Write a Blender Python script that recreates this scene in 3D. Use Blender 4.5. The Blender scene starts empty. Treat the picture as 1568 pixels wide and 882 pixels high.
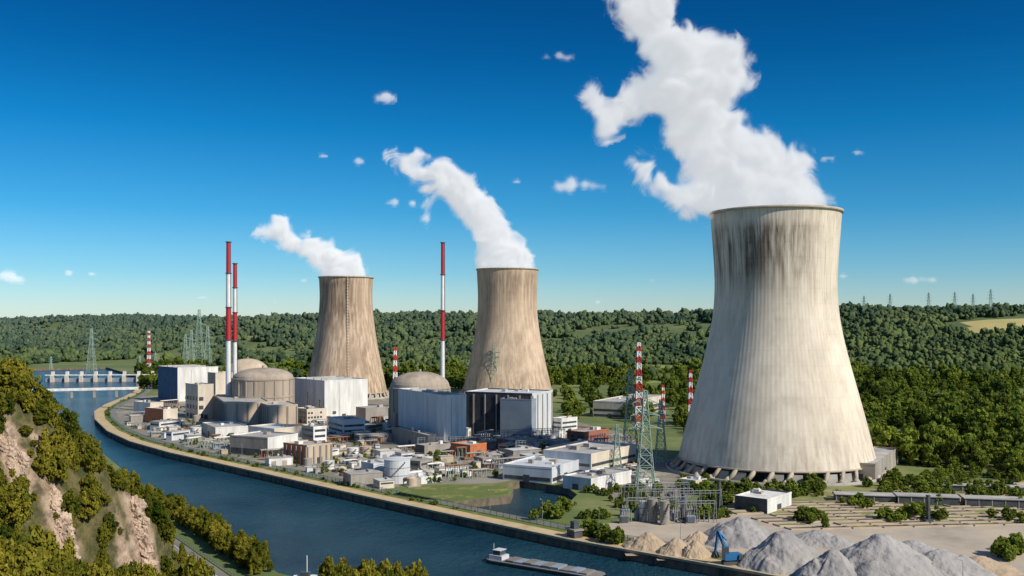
import bpy, bmesh, math, random
from mathutils import Vector, Matrix, noise
from mathutils.geometry import tessellate_polygon
random.seed(7)
R=random.random
def U(a,b): return a+(b-a)*R()
scene=bpy.context.scene
CAMZ=90.0; F=1500.0
# survey helper: bearing/depression reading taken from the viewpoint -> point on the ground at level z
def G(px,py,z=0.0):
    d=F*(CAMZ-z)/(py-494.0)
    return ((px-784)/F*d,d)
def HT(py,d): return CAMZ-(py-494)*d/F
def lerp(xs,ys,x):
    if x<=xs[0]: return ys[0]
    for i in range(len(xs)-1):
        if x<=xs[i+1]:
            t=(x-xs[i])/(xs[i+1]-xs[i]); return ys[i]+(ys[i+1]-ys[i])*t
    return ys[-1]
def ss(a,b,x):
    t=max(0,min(1,(x-a)/(b-a))); return t*t*(3-2*t)
def N3(x,y,z=0): return noise.noise(Vector((x,y,z)))

# ---------------------------------------------------------------- materials
def newmat(name):
    m=bpy.data.materials.new(name); m.use_nodes=True
    nt=m.node_tree; nt.nodes.clear()
    return m,nt,nt.nodes,nt.links
def M(name,c1,c2=None,scale=0.15,rough=0.8,bump=0.0,stretch=(1,1,1),detail=5,metal=0,c3=None,bscale=None):
    m,nt,n,l=newmat(name)
    out=n.new('ShaderNodeOutputMaterial'); b=n.new('ShaderNodeBsdfPrincipled')
    b.inputs['Roughness'].default_value=rough; b.inputs['Metallic'].default_value=metal
    l.new(b.outputs[0],out.inputs[0])
    if c2 is None: c2=tuple(c*0.8 for c in c1)
    g=n.new('ShaderNodeNewGeometry'); mp=n.new('ShaderNodeMapping'); mp.inputs['Scale'].default_value=stretch
    l.new(g.outputs['Position'],mp.inputs[0])
    t=n.new('ShaderNodeTexNoise'); t.inputs['Scale'].default_value=scale; t.inputs['Detail'].default_value=detail
    t.inputs['Roughness'].default_value=0.62
    l.new(mp.outputs[0],t.inputs['Vector'])
    r=n.new('ShaderNodeValToRGB'); r.color_ramp.elements[0].position=0.35; r.color_ramp.elements[1].position=0.65
    r.color_ramp.elements[0].color=(*c1,1); r.color_ramp.elements[1].color=(*c2,1)
    if c3:
        e=r.color_ramp.elements.new(0.52); e.color=(*c3,1)
    l.new(t.outputs[0],r.inputs[0]); l.new(r.outputs[0],b.inputs['Base Color'])
    if bump:
        t2=n.new('ShaderNodeTexNoise'); t2.inputs['Scale'].default_value=bscale or scale*4; t2.inputs['Detail'].default_value=6
        l.new(mp.outputs[0],t2.inputs['Vector'])
        bp=n.new('ShaderNodeBump'); bp.inputs['Strength'].default_value=1; bp.inputs['Distance'].default_value=bump
        l.new(t2.outputs[0],bp.inputs['Height']); l.new(bp.outputs[0],b.inputs['Normal'])
    return m
mWhite=M('white_cladding',(0.82,0.81,0.78),(0.56,0.55,0.52),0.22,0.6,stretch=(1,1,0.15),detail=8)
mGreyBlue=M('grey_blue_cladding',(0.28,0.33,0.38),(0.22,0.27,0.32),0.1,0.6)
mPale=M('pale_grey_cladding',(0.66,0.68,0.70),(0.50,0.53,0.56),0.2,0.6,stretch=(1,1,0.15),detail=8)
mBlueGlass=M('blue_panel_cladding',(0.012,0.055,0.15),(0.025,0.10,0.23),0.2,0.6)
mDark=M('dark_steel',(0.05,0.055,0.06),(0.09,0.095,0.10),0.3,0.6)
mHallD=M('dark_louvre_cladding',(0.018,0.022,0.030),(0.045,0.050,0.060),0.2,0.8)
mBeige=M('beige_concrete',(0.58,0.47,0.35),(0.42,0.34,0.25),0.12,0.9,stretch=(1,1,0.25),detail=8)
mBeigeL=M('pale_render',(0.72,0.64,0.52),(0.54,0.47,0.38),0.12,0.9,stretch=(1,1,0.3),detail=8)
mConc=M('grey_concrete',(0.38,0.35,0.31),(0.25,0.23,0.20),0.15,0.9,stretch=(1,1,0.25),detail=8)
mReact=M('reactor_concrete',(0.46,0.38,0.30),(0.27,0.225,0.18),0.1,0.9,stretch=(1,1,0.15),detail=8)
mRoof=M('flat_roof_grey',(0.30,0.29,0.28),(0.48,0.46,0.43),0.12,0.9,detail=8)
mRoofL=M('roof_pale_grey',(0.48,0.51,0.53),(0.62,0.64,0.65),0.1,0.7,detail=8)
mOrange=M('orange_cladding',(0.58,0.18,0.06),(0.44,0.14,0.06),0.2,0.7)
mBrick=M('red_brick',(0.36,0.13,0.08),(0.27,0.10,0.07),0.2,0.9)
mRust=M('rusty_steel',(0.30,0.14,0.07),(0.18,0.10,0.06),0.4,0.9)
mGlass=M('window_glass',(0.04,0.05,0.06),(0.08,0.095,0.11),0.3,0.2)
mRed=M('signal_red',(0.55,0.02,0.03),(0.45,0.02,0.03),0.2,0.6)
mWPaint=M('signal_white',(0.8,0.8,0.8),(0.7,0.7,0.7),0.2,0.6)
mPylG=M('green_galvanised_steel',(0.32,0.42,0.35),(0.25,0.34,0.28),0.3,0.6)
mPylS=M('grey_galvanised_steel',(0.26,0.28,0.29),(0.21,0.23,0.23),0.3,0.6)
mAsph=M('asphalt',(0.055,0.055,0.055),(0.085,0.083,0.08),0.15,0.95)
mAsphOld=M('old_asphalt',(0.16,0.152,0.14),(0.24,0.225,0.20),0.08,0.95)
mPath=M('sandy_towpath',(0.58,0.43,0.23),(0.42,0.31,0.17),0.1,0.95,c3=(0.52,0.39,0.21))
mWall=M('quay_wall_stone',(0.10,0.085,0.06),(0.24,0.18,0.12),0.3,0.9,stretch=(1,1,0.6))
mGrass=M('grass',(0.15,0.18,0.035),(0.27,0.25,0.08),0.08,1,c3=(0.10,0.14,0.025),detail=8)
mYard=M('plant_paving',(0.29,0.26,0.22),(0.43,0.38,0.31),0.035,0.95,c3=(0.20,0.19,0.14),detail=9)
mSandG=M('gravel_yard',(0.50,0.42,0.31),(0.33,0.28,0.21),0.04,1,c3=(0.42,0.36,0.29),detail=9,bump=0.2)
mField=M('meadow',(0.19,0.26,0.06),(0.24,0.29,0.08),0.01,1)
mField2=M('stubble_field',(0.48,0.40,0.16),(0.40,0.35,0.13),0.01,1)
mLand=M('land',(0.09,0.13,0.035),(0.22,0.22,0.08),0.012,1,c3=(0.13,0.17,0.045),detail=9)
mHill=M('hill_soil',(0.06,0.10,0.035),(0.19,0.22,0.08),0.004,1,detail=9,c3=(0.10,0.14,0.045))
mGreyPile=M('crushed_stone',(0.37,0.355,0.345),(0.25,0.245,0.245),0.08,1,bump=0.8,bscale=0.5,c3=(0.33,0.315,0.30),detail=8)
mSandPile=M('sand',(0.47,0.36,0.25),(0.36,0.28,0.19),0.1,1,bump=0.5,bscale=0.5)
mBlueP=M('blue_machine_paint',(0.02,0.16,0.38),(0.02,0.12,0.30),0.5,0.4)
mGreenF=M('green_fence_paint',(0.04,0.14,0.08),(0.05,0.17,0.09),0.5,0.6)
mHull=M('barge_hull',(0.03,0.03,0.035),(0.06,0.05,0.05),0.3,0.5)
mBark=M('bark',(0.10,0.07,0.05),(0.06,0.045,0.03),1,1)
mDarkBed=M('dark_pond_bed',(0.045,0.05,0.035),(0.10,0.09,0.05),0.15,0.6)
CARM=[M('car_paint_'+k,c,None,1,0.3) for k,c in dict(white=(.7,.7,.7),grey=(.2,.21,.22),red=(.35,.03,.02),blue=(.03,.07,.25),black=(.02,.02,.02)).items()]
mRock=M('limestone_rock',(0.60,0.46,0.35),(0.26,0.19,0.14),0.35,0.95,bump=1.0,bscale=0.8,c3=(0.48,0.36,0.27),stretch=(1,1,0.5),detail=9)
def cliffmat():
    m,nt,n,l=newmat('cliff_ground')
    out=n.new('ShaderNodeOutputMaterial'); b=n.new('ShaderNodeBsdfPrincipled'); b.inputs['Roughness'].default_value=1
    l.new(b.outputs[0],out.inputs[0])
    a=n.new('ShaderNodeAttribute'); a.attribute_name='rock'
    g=n.new('ShaderNodeNewGeometry')
    t=n.new('ShaderNodeTexNoise'); t.inputs['Scale'].default_value=0.25; t.inputs['Detail'].default_value=9; t.inputs['Roughness'].default_value=.65
    l.new(g.outputs['Position'],t.inputs['Vector'])
    r=n.new('ShaderNodeValToRGB'); e=r.color_ramp.elements
    e[0].position=.36; e[0].color=(0.13,0.09,0.06,1); e[1].position=.62; e[1].color=(0.52,0.40,0.30,1)
    k=e.new(.48); k.color=(0.38,0.27,0.19,1)
    r2=n.new('ShaderNodeValToRGB'); e=r2.color_ramp.elements
    e[0].position=.4; e[0].color=(0.05,0.06,0.015,1); e[1].position=.6; e[1].color=(0.16,0.13,0.05,1)
    l.new(t.outputs[0],r.inputs[0]); l.new(t.outputs[0],r2.inputs[0])
    mx=n.new('ShaderNodeMix'); mx.data_type='RGBA'
    l.new(a.outputs['Fac'],mx.inputs[0]); l.new(r2.outputs[0],mx.inputs[6]); l.new(r.outputs[0],mx.inputs[7])
    l.new(mx.outputs[2],b.inputs['Base Color'])
    bp=n.new('ShaderNodeBump'); bp.inputs['Distance'].default_value=1.5; l.new(t.outputs[0],bp.inputs['Height']); l.new(bp.outputs[0],b.inputs['Normal'])
    return m
def leafmat(name,dark,light,sc=0.02,transl=0.25,off=-1.05,far=None):
    m,nt,n,l=newmat(name)
    out=n.new('ShaderNodeOutputMaterial'); d=n.new('ShaderNodeBsdfDiffuse'); tr=n.new('ShaderNodeBsdfTranslucent')
    mix=n.new('ShaderNodeMixShader'); mix.inputs[0].default_value=transl
    oi=n.new('ShaderNodeObjectInfo'); at=n.new('ShaderNodeAttribute'); at.attribute_name='shade'
    g=n.new('ShaderNodeNewGeometry'); t=n.new('ShaderNodeTexNoise'); t.inputs['Scale'].default_value=sc; t.inputs['Detail'].default_value=6; t.inputs['Roughness'].default_value=.7
    l.new(g.outputs['Position'],t.inputs['Vector'])
    a1=n.new('ShaderNodeMath'); a1.operation='MULTIPLY'; a1.inputs[1].default_value=0.6; l.new(oi.outputs['Random'],a1.inputs[0])
    a2=n.new('ShaderNodeMath'); a2.operation='MULTIPLY_ADD'; a2.inputs[1].default_value=0.35; l.new(at.outputs['Fac'],a2.inputs[0]); l.new(a1.outputs[0],a2.inputs[2])
    a3=n.new('ShaderNodeMath'); a3.operation='MULTIPLY_ADD'; a3.inputs[1].default_value=2.4; a3.inputs[2].default_value=off-.1; l.new(t.outputs[0],a3.inputs[0])
    a4=n.new('ShaderNodeMath'); a4.operation='ADD'; a4.use_clamp=True; l.new(a2.outputs[0],a4.inputs[0]); l.new(a3.outputs[0],a4.inputs[1])
    mx=n.new('ShaderNodeMix'); mx.data_type='RGBA'; mx.inputs[6].default_value=(*dark,1); mx.inputs[7].default_value=(*light,1)
    l.new(a4.outputs[0],mx.inputs[0]); col=mx.outputs[2]
    if far:   # aerial haze painted into the leaf colour, paler and bluer with distance
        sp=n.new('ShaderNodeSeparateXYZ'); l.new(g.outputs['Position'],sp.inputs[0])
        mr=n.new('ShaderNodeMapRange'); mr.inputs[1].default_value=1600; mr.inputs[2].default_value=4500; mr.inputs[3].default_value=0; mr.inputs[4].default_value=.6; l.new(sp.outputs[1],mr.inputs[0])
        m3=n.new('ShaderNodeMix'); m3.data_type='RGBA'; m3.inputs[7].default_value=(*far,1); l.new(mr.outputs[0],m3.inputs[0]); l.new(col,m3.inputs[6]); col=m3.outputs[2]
    l.new(col,d.inputs[0]); l.new(col,tr.inputs[0])
    l.new(d.outputs[0],mix.inputs[1]); l.new(tr.outputs[0],mix.inputs[2]); l.new(mix.outputs[0],out.inputs[0])
    return m
mLeafNear=leafmat('foliage_near',(0.045,0.075,0.010),(0.34,0.30,0.04),0.04,0.32)
mLeafMid=leafmat('foliage_mid',(0.025,0.055,0.014),(0.26,0.32,0.05),0.008,0.35,-.92)
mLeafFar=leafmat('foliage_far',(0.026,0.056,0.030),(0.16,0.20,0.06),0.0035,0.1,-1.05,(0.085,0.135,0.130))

def towermat(name,base,base2,stainang,stain=0.8,zlo=112,zhi=152,streak=0.5,top=.25):
    m,nt,n,l=newmat(name)
    def math_(op,a,b=None,c=None,clamp=False):
        q=n.new('ShaderNodeMath'); q.operation=op; q.use_clamp=clamp
        for i,v in enumerate((a,b,c)):
            if v is None: continue
            if isinstance(v,(int,float)): q.inputs[i].default_value=v
            else: l.new(v,q.inputs[i])
        return q.outputs[0]
    def mr(v,a,b,c=0,d=1):
        q=n.new('ShaderNodeMapRange'); q.interpolation_type='SMOOTHSTEP'
        l.new(v,q.inputs[0]); q.inputs[1].default_value=a; q.inputs[2].default_value=b; q.inputs[3].default_value=c; q.inputs[4].default_value=d
        return q.outputs[0]
    out=n.new('ShaderNodeOutputMaterial'); b=n.new('ShaderNodeBsdfPrincipled'); b.inputs['Roughness'].default_value=.95; b.inputs['Specular IOR Level'].default_value=.2
    l.new(b.outputs[0],out.inputs[0])
    tc=n.new('ShaderNodeTexCoord'); sp=n.new('ShaderNodeSeparateXYZ'); l.new(tc.outputs['Object'],sp.inputs[0])
    ang=math_('ARCTAN2',sp.outputs[1],sp.outputs[0]); z=sp.outputs[2]
    def nz(scx,scz,detail=5,sc=1.0):
        mp=n.new('ShaderNodeMapping'); mp.inputs['Scale'].default_value=(scx,scx,scz); l.new(tc.outputs['Object'],mp.inputs[0])
        t=n.new('ShaderNodeTexNoise'); t.inputs['Scale'].default_value=sc; t.inputs['Detail'].default_value=detail; t.inputs['Roughness'].default_value=.6
        l.new(mp.outputs[0],t.inputs['Vector']); return t.outputs[0]
    n1=nz(0.03,0.02); n2=nz(0.35,0.012,6); n3=nz(0.12,0.02,5); n4=nz(0.9,0.02,4); n5=nz(0.08,0.08,7); n6=nz(.05,.012,4)
    mx=n.new('ShaderNodeMix'); mx.data_type='RGBA'; mx.inputs[6].default_value=(*base,1); mx.inputs[7].default_value=(*base2,1)
    f=math_('ADD',math_('MULTIPLY',mr(n1,.3,.7),0.5),math_('MULTIPLY',mr(n2,.35,.65),0.5*streak*1.6),None,True)
    l.new(f,mx.inputs[0])
    ca=math_('COSINE',math_('SUBTRACT',ang,stainang))
    ma=mr(ca,0.30,0.95); mz=math_('MULTIPLY',mr(z,zlo-14,zlo+14),mr(z,zhi,zhi-8))
    st=math_('MULTIPLY',math_('MULTIPLY',ma,mz),mr(math_('ADD',math_('MULTIPLY',n2,0.6),math_('MULTIPLY',n3,0.4)),.38,.60),None,True)
    st=math_('MULTIPLY',st,stain)
    st2=math_('MULTIPLY',math_('MULTIPLY',mr(z,60,150),mr(n4,.48,.7)),top)
    st3=math_('MULTIPLY',math_('MULTIPLY',mr(z,34,8),mr(n2,.42,.62)),0.34*streak)
    st4=math_('MULTIPLY',mr(n5,.48,.68),0.12); st5=math_('MULTIPLY',mr(n6,.50,.62),0.22*streak)
    stt=math_('ADD',math_('ADD',math_('ADD',math_('ADD',st,st2),st3),st4),st5,None,True)
    rib=math_('SINE',math_('MULTIPLY',ang,110))
    rb=mr(rib,.75,1.0)
    lift=mr(math_('SINE',math_('MULTIPLY',z,0.7)),.93,1)
    stt=math_('ADD',stt,math_('MULTIPLY',rb,0.05),None,True)
    stt=math_('ADD',stt,math_('MULTIPLY',lift,0.035),None,True)
    mx2=n.new('ShaderNodeMix'); mx2.data_type='RGBA'; mx2.inputs[7].default_value=(0.11,0.072,0.048,1)
    l.new(stt,mx2.inputs[0]); l.new(mx.outputs[2],mx2.inputs[6]); l.new(mx2.outputs[2],b.inputs['Base Color'])
    bp=n.new('ShaderNodeBump'); bp.inputs['Distance'].default_value=0.02; l.new(rib,bp.inputs['Height']); l.new(bp.outputs[0],b.inputs['Normal'])
    return m

# ---------------------------------------------------------------- mesh builder
class MB:
    def __init__(s): s.v=[]; s.f=[]; s.m=[]
    def poly(s,pts,mi=0):
        k=len(s.v); s.v+= [tuple(p) for p in pts]; s.f.append(tuple(range(k,k+len(pts)))); s.m.append(mi)
    def obox(s,o,a,b,c,mi=0,top=None):
        o=Vector(o);a=Vector(a);b=Vector(b);c=Vector(c); k=len(s.v)
        for q in (o,o+a,o+a+b,o+b,o+c,o+a+c,o+a+b+c,o+b+c): s.v.append(tuple(q))
        for i,f in enumerate([(0,3,2,1),(4,5,6,7),(0,1,5,4),(1,2,6,5),(2,3,7,6),(3,0,4,7)]):
            s.f.append(tuple(k+j for j in f)); s.m.append(top if (i==1 and top is not None) else mi)
    def box(s,cx,cy,z0,w,d,h,yaw=0,mi=0,top=None):
        c,sn=math.cos(yaw),math.sin(yaw); a=Vector((c*w,sn*w,0)); b=Vector((-sn*d,c*d,0))
        s.obox(Vector((cx,cy,z0))-a/2-b/2,a,b,(0,0,h),mi,top)
    def ring(s,cx,cy,z,r,n):
        k=len(s.v)
        for i in range(n):
            t=2*math.pi*i/n; s.v.append((cx+r*math.cos(t),cy+r*math.sin(t),z))
        return k
    def lathe(s,cx,cy,prof,n=24,mi=0,cap=True,mis=None):
        ks=[s.ring(cx,cy,z,r,n) for r,z in prof]
        for q in range(len(ks)-1):
            for i in range(n):
                j=(i+1)%n; s.f.append((ks[q]+i,ks[q]+j,ks[q+1]+j,ks[q+1]+i)); s.m.append(mis[q] if mis else mi)
        if cap: s.f.append(tuple(ks[-1]+i for i in range(n))); s.m.append(mis[-1] if mis else mi)
    def beam(s,p,q,r,mi=0):
        p=Vector(p);q=Vector(q);d=(q-p)
        if d.length<1e-6: return
        u=d.orthogonal().normalized(); w=d.normalized().cross(u)
        s.obox(p-u*r-w*r,u*2*r,w*2*r,d,mi)
    def build(s,name,mats,smooth=False,loc=None):
        me=bpy.data.meshes.new(name); 
        vv=s.v
        if loc: vv=[(a-loc[0],b-loc[1],c-loc[2]) for a,b,c in vv]
        me.from_pydata(vv,[],s.f)
        for m in mats: me.materials.append(m)
        me.polygons.foreach_set('material_index',s.m)
        if smooth: me.polygons.foreach_set('use_smooth',[True]*len(s.f))
        me.update()
        if not smooth:
            bm=bmesh.new(); bm.from_mesh(me); bmesh.ops.recalc_face_normals(bm,faces=bm.faces); bm.to_mesh(me); bm.free()
        ob=bpy.data.objects.new(name,me); scene.collection.objects.link(ob)
        if loc: ob.location=loc
        return ob

# ---------------------------------------------------------------- land, river
right=[(3000,-1100),(600,95),(300,240)]+[G(*p) for p in [(1300,905),(1160,877),(1000,849),(870,826),(700,790),(560,760),(400,724),(260,693),(200,676),(165,660),(146,642),(145,630),(160,620),(190,608),(205,600),(212,590),(222,580)]]
left=[(-960,1900),(-880,1640),(-760,1450),(-690,1330),(-600,1200),(-500,1030),(-390,850),(-320,740),(-250,620),(-179,493),(-139,440),(-112,398),(-84,352),(-40,322),(60,280),(250,190),(600,25),(2900,-1150)]
far=[(-820,1980)]
outer=right+far+left+[(-12000,-1500),(-12000,14000),(14000,14000),(14000,-1200)]
basin=[G(*p) for p in [(690,769),(782,759),(786,747),(768,741),(800,736),(868,746),(884,757),(868,773),(822,796),(755,786)]]
def tess(loops,z):
    vs=[Vector((p[0],p[1],z)) for lp in loops for p in lp]
    tr=tessellate_polygon([[Vector((p[0],p[1],0)) for p in lp] for lp in loops])
    fs=[]
    for t in tr:
        a,b,c=[vs[i] for i in t]
        fs.append(tuple(t) if (b-a).cross(c-a).z>0 else tuple(reversed(t)))
    return [tuple(v) for v in vs],fs
def sheet(name,poly,z,mat,holes=()):
    vs,fs=tess([poly]+list(holes),z)
    me=bpy.data.meshes.new(name); me.from_pydata(vs,[],fs); me.materials.append(mat)
    ob=bpy.data.objects.new(name,me); scene.collection.objects.link(ob); return ob
sheet('ground',outer,0,mLand,[basin])
w=MB()
sl=right+far+left
for i in range(len(sl)-1):
    a,b=sl[i],sl[i+1]; w.poly([(a[0],a[1],0),(b[0],b[1],0),(b[0],b[1],-7),(a[0],a[1],-7)])
for i in range(len(basin)):
    a,b=basin[i],basin[(i+1)%len(basin)]; w.poly([(a[0],a[1],0),(b[0],b[1],0),(b[0],b[1],-7),(a[0],a[1],-7)])
w.build('quay_wall',[mWall])
def watermat():
    m,nt,n,l=newmat('river_water')
    out=n.new('ShaderNodeOutputMaterial'); b=n.new('ShaderNodeBsdfPrincipled'); l.new(b.outputs[0],out.inputs[0])
    b.inputs['Roughness'].default_value=0.15; b.inputs['IOR'].default_value=1.32
    g=n.new('ShaderNodeNewGeometry')
    t0=n.new('ShaderNodeTexNoise'); t0.inputs['Scale'].default_value=.012; t0.inputs['Detail'].default_value=8; t0.inputs['Roughness'].default_value=.65; l.new(g.outputs['Position'],t0.inputs['Vector'])
    r=n.new('ShaderNodeValToRGB'); r.color_ramp.elements[0].position=.38; r.color_ramp.elements[1].position=.64
    r.color_ramp.elements[0].color=(0.007,0.042,0.072,1); r.color_ramp.elements[1].color=(0.024,0.085,0.118,1)
    l.new(t0.outputs[0],r.inputs[0]); l.new(r.outputs[0],b.inputs['Base Color'])
    mp=n.new('ShaderNodeMapping'); mp.inputs['Rotation'].default_value=(0,0,0.6); mp.inputs['Scale'].default_value=(1,0.5,1); l.new(g.outputs['Position'],mp.inputs[0])
    t=n.new('ShaderNodeTexNoise'); t.inputs['Scale'].default_value=.28; t.inputs['Detail'].default_value=8; t.inputs['Roughness'].default_value=.7; l.new(mp.outputs[0],t.inputs['Vector'])
    bp=n.new('ShaderNodeBump'); bp.inputs['Distance'].default_value=2.6; bp.inputs['Strength'].default_value=1
    l.new(t.outputs[0],bp.inputs['Height']); l.new(bp.outputs[0],b.inputs['Normal'])
    return m
me=bpy.data.meshes.new('river_water'); me.from_pydata([(-3000,-1600,-4),(3500,-1600,-4),(3500,2200,-4),(-3000,2200,-4)],[],[(0,1,2,3)]); me.materials.append(watermat())
scene.collection.objects.link(bpy.data.objects.new('river_water',me))

qs=right[2:]
def offset(pts,d):
    out=[]
    for i,p in enumerate(pts):
        a=Vector(pts[max(0,i-1)]); b=Vector(pts[min(len(pts)-1,i+1)]); t=(b-a).normalized(); nn=Vector((t.y,-t.x))
        out.append((p[0]+nn.x*d,p[1]+nn.y*d))
    return out
def dens(pts,step):
    out=[]
    for i in range(len(pts)-1):
        a=Vector(pts[i]);b=Vector(pts[i+1]); k=max(1,int((b-a).length/step))
        for j in range(k): out.append(tuple(a.lerp(b,j/k)))
    out.append(tuple(pts[-1])); return out
def strip(name,pts,d0,d1,z,mat,h=None):
    a=offset(pts,d0); b=offset(pts,d1); s=MB()
    for i in range(len(pts)-1):
        s.poly([(*a[i],z),(*a[i+1],z),(*b[i+1],z),(*b[i],z)])
        if h:
            s.poly([(*a[i],z),(*a[i+1],z),(*a[i+1],z-h),(*a[i],z-h)]); s.poly([(*b[i],z),(*b[i+1],z),(*b[i+1],z-h),(*b[i],z-h)])
    ob=s.build(name,[mat]); return ob
qd=dens(qs,30)
strip('quay_coping',qd,-0.6,1.0,0.35,M('pale_coping_stone',(0.5,0.42,0.28),(0.36,0.30,0.2),0.3,0.9),0.9)
strip('towpath',qd,1.0,8.5,0.03,mPath)
strip('grass_verge',qd,8.5,14,0.04,mGrass)
strip('service_road',qd,14,20,0.05,mAsphOld)
s=MB(); fo=dens(qd,12)
for p in fo: s.box(p[0],p[1],-4.5,.9,.9,4.2,.3)
s.build('quay_fender_piles',[mDark])
def inpoly(x,y,P):
    c=False; j=len(P)-1
    for i in range(len(P)):
        if (P[i][1]>y)!=(P[j][1]>y) and x<(P[j][0]-P[i][0])*(y-P[i][1])/(P[j][1]-P[i][1])+P[i][0]: c=not c
        j=i
    return c
pl2=[G(*p) for p in [(205,606),(165,628),(185,652),(260,684),(400,715),(560,750),(640,742),(760,740),(800,732),(900,745),(1000,790),(1060,760),(1100,745),(1010,700),(960,665),(860,640),(700,620),(560,605),(400,603)]]
sheet('plant_paving',pl2,0.02,mYard)
sheet('lawn',[G(*p) for p in [(600,757),(650,743),(776,742),(779,756),(690,766),(650,765)]],0.05,mGrass)
sheet('gravel_yard',[G(*p) for p in [(860,806),(1000,797),(1130,786),(1220,790),(1568,800),(1760,830),(1760,960),(1290,899),(1160,873),(1000,845),(880,823)]],0.025,mSandG)
mDry=M('mown_dry_ground',(0.27,0.25,0.09),(0.46,0.36,0.22),0.03,1,c3=(0.18,0.20,0.06),detail=9)
sheet('tower_apron',[G(*p) for p in [(1090,742),(1200,752),(1340,740),(1560,735),(1700,745),(1700,800),(1220,789),(1130,784)]],0.03,mDry)
sheet('meadow',[G(*p) for p in [(850,575),(1040,572),(1060,584),(860,592)]],0.05,mField)
sheet('meadow',[G(*p) for p in [(855,558),(1000,556),(1050,564),(860,567)]],0.05,mField)
mTrack=M('dirt_track',(0.54,0.43,0.30),(0.42,0.34,0.24),0.05,1,detail=8)
for pl in [[(1370,742),(1568,738),(1620,748),(1400,752)],[(1240,760),(1400,755),(1620,768),(1620,773),(1380,762)],[(1440,757),(1640,752),(1640,764),(1500,766)]]:
    sheet('dirt_track',[G(*p) for p in pl],0.06,mTrack)

# ---------------------------------------------------------------- cliff terrain
RX=[-420,-200,-140,-131,-121,-113,-107,-103,-98,-90]; RY=[200,225,245,250,262,275,288,300,305,305]; RZ=[101,94,84,76,61,48,35,20,2,-10]
def cliff(x,y,det=True):
    ds=(x+90)*-.4155+(y-355)*-.910
    h1=min((ds-60)*.38,84+0.02*ds)
    zr=lerp(RX,RZ,x); yr=lerp(RX,RY,x)
    h2=zr-(0.95*(yr-y) if y<yr else 1.25*(y-yr))
    h=max(h1,h2)
    if det and h>-4:
        k=min(1,(h+4)/12)
        h+=k*(3.0*N3(x*.05,y*.05,1)+1.8*N3(x*.13,y*.13,5)+1.1*abs(N3(x*.3,y*.3,9)))
    return max(h,-9)
def hitc(px,py):
    y=120
    while y<420:
        x=(px-784)/F*y; z=CAMZ-(py-494)/F*y
        if cliff(x,y)>z: return Vector((x,y,z))
        y+=0.5
    return None
rocks=[]
for px,py,r in [(18,705,3.5),(35,728,2.6),(90,806,3.8),(100,838,3.6),(205,800,2.8),(215,832,4.2),(226,868,4.2),(192,862,2.8),(60,690,1.8),(8,700,2.2),(92,824,3.4)]:
    p=hitc(px,py)
    if p: rocks.append((p,r))
def rockm(x,y):
    v=0
    for p,r in rocks:
        d=math.hypot(x-p.x,(y-p.y)*0.8)/r; v=max(v,1-ss(.7,1.3,d+0.25*N3(x*.3,y*.3,3)))
    return v
xs=[]; x=-420
while x<320: xs.append(x); x+=(2.0 if -190<x<-60 else 6)
ys=[]; y=-80
while y<460: ys.append(y); y+=(2.0 if 170<y<330 else 6)
vs=[];rk=[]
for y in ys:
    for x in xs: vs.append((x,y,cliff(x,y))); rk.append(rockm(x,y) if 150<y<350 and x<0 else 0)
nx=len(xs); fs=[(j*nx+i,j*nx+i+1,(j+1)*nx+i+1,(j+1)*nx+i) for j in range(len(ys)-1) for i in range(nx-1)]
me=bpy.data.meshes.new('cliff'); me.from_pydata(vs,[],fs); me.materials.append(cliffmat())
at=me.attributes.new('rock','FLOAT','POINT'); at.data.foreach_set('value',rk)
me.polygons.foreach_set('use_smooth',[True]*len(fs))
scene.collection.objects.link(bpy.data.objects.new('cliff',me))
s=MB()
def crag(s,c,r,seed):
    bm=bmesh.new(); bmesh.ops.create_icosphere(bm,subdivisions=4,radius=1)
    for v in bm.verts:
        p=v.co.copy(); q=p*1.6+Vector((seed,seed*2,0))
        k=1+.38*noise.noise(q)+.30*abs(noise.noise(q*2.3))+.22*noise.noise(q*6)
        k=k-0.14*abs(math.sin((p.x*.6+p.z)*6+seed))
        v.co=Vector((p.x*k*r,p.y*k*r*.75,p.z*k*r*1.3))
    off=len(s.v)
    s.v+= [tuple(v.co+c) for v in bm.verts]
    for f in bm.faces: s.f.append(tuple(off+v.index for v in f.verts)); s.m.append(0)
    bm.free()
for i,(p,r) in enumerate(rocks):
    for k in range(3):
        x=p.x+U(-r,r)*.6; y=p.y+U(0,r)*.5; crag(s,Vector((x,y,cliff(x,y)-r*.1)),r*U(.4,.75),i*3.3+k*7.1)
s.build('rock_outcrop',[mRock])

# ---------------------------------------------------------------- hills
def hill(x,y):
    yf=2080-0.6*x+260*N3(x*.0013,0,77)
    s=ss(0,1,(y-yf)/1300)
    cr=lerp([-2600,-1200,0,700,1300,3000],[93,93,98,105,115,120],x)
    return -2+s*(cr+2+14*N3(x*.0012,y*.0010,2)+7*N3(x*.004,y*.004,4)) - s*(1-s)*120*abs(N3(x*.0019,y*.0007,8))+s*(1-s)*50*N3(x*.003,y*.003,9)
vs=[];X0,X1,Y0,Y1,st=-5200,5200,0,7600,65
nx=(X1-X0)//st+1; ny=(Y1-Y0)//st+1
for j in range(ny):
    for i in range(nx):
        x=X0+i*st;y=Y0+j*st; vs.append((x,y,hill(x,y)))
fs=[(j*nx+i,j*nx+i+1,(j+1)*nx+i+1,(j+1)*nx+i) for j in range(ny-1) for i in range(nx-1) if max(vs[j*nx+i][2],vs[(j+1)*nx+i+1][2],vs[j*nx+i+1][2],vs[(j+1)*nx+i][2])>-1.99]
me=bpy.data.meshes.new('hills'); me.from_pydata(vs,[],fs); me.materials.append(mHill); me.materials.append(mField2)
me.polygons.foreach_set('use_smooth',[True]*len(fs))
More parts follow.
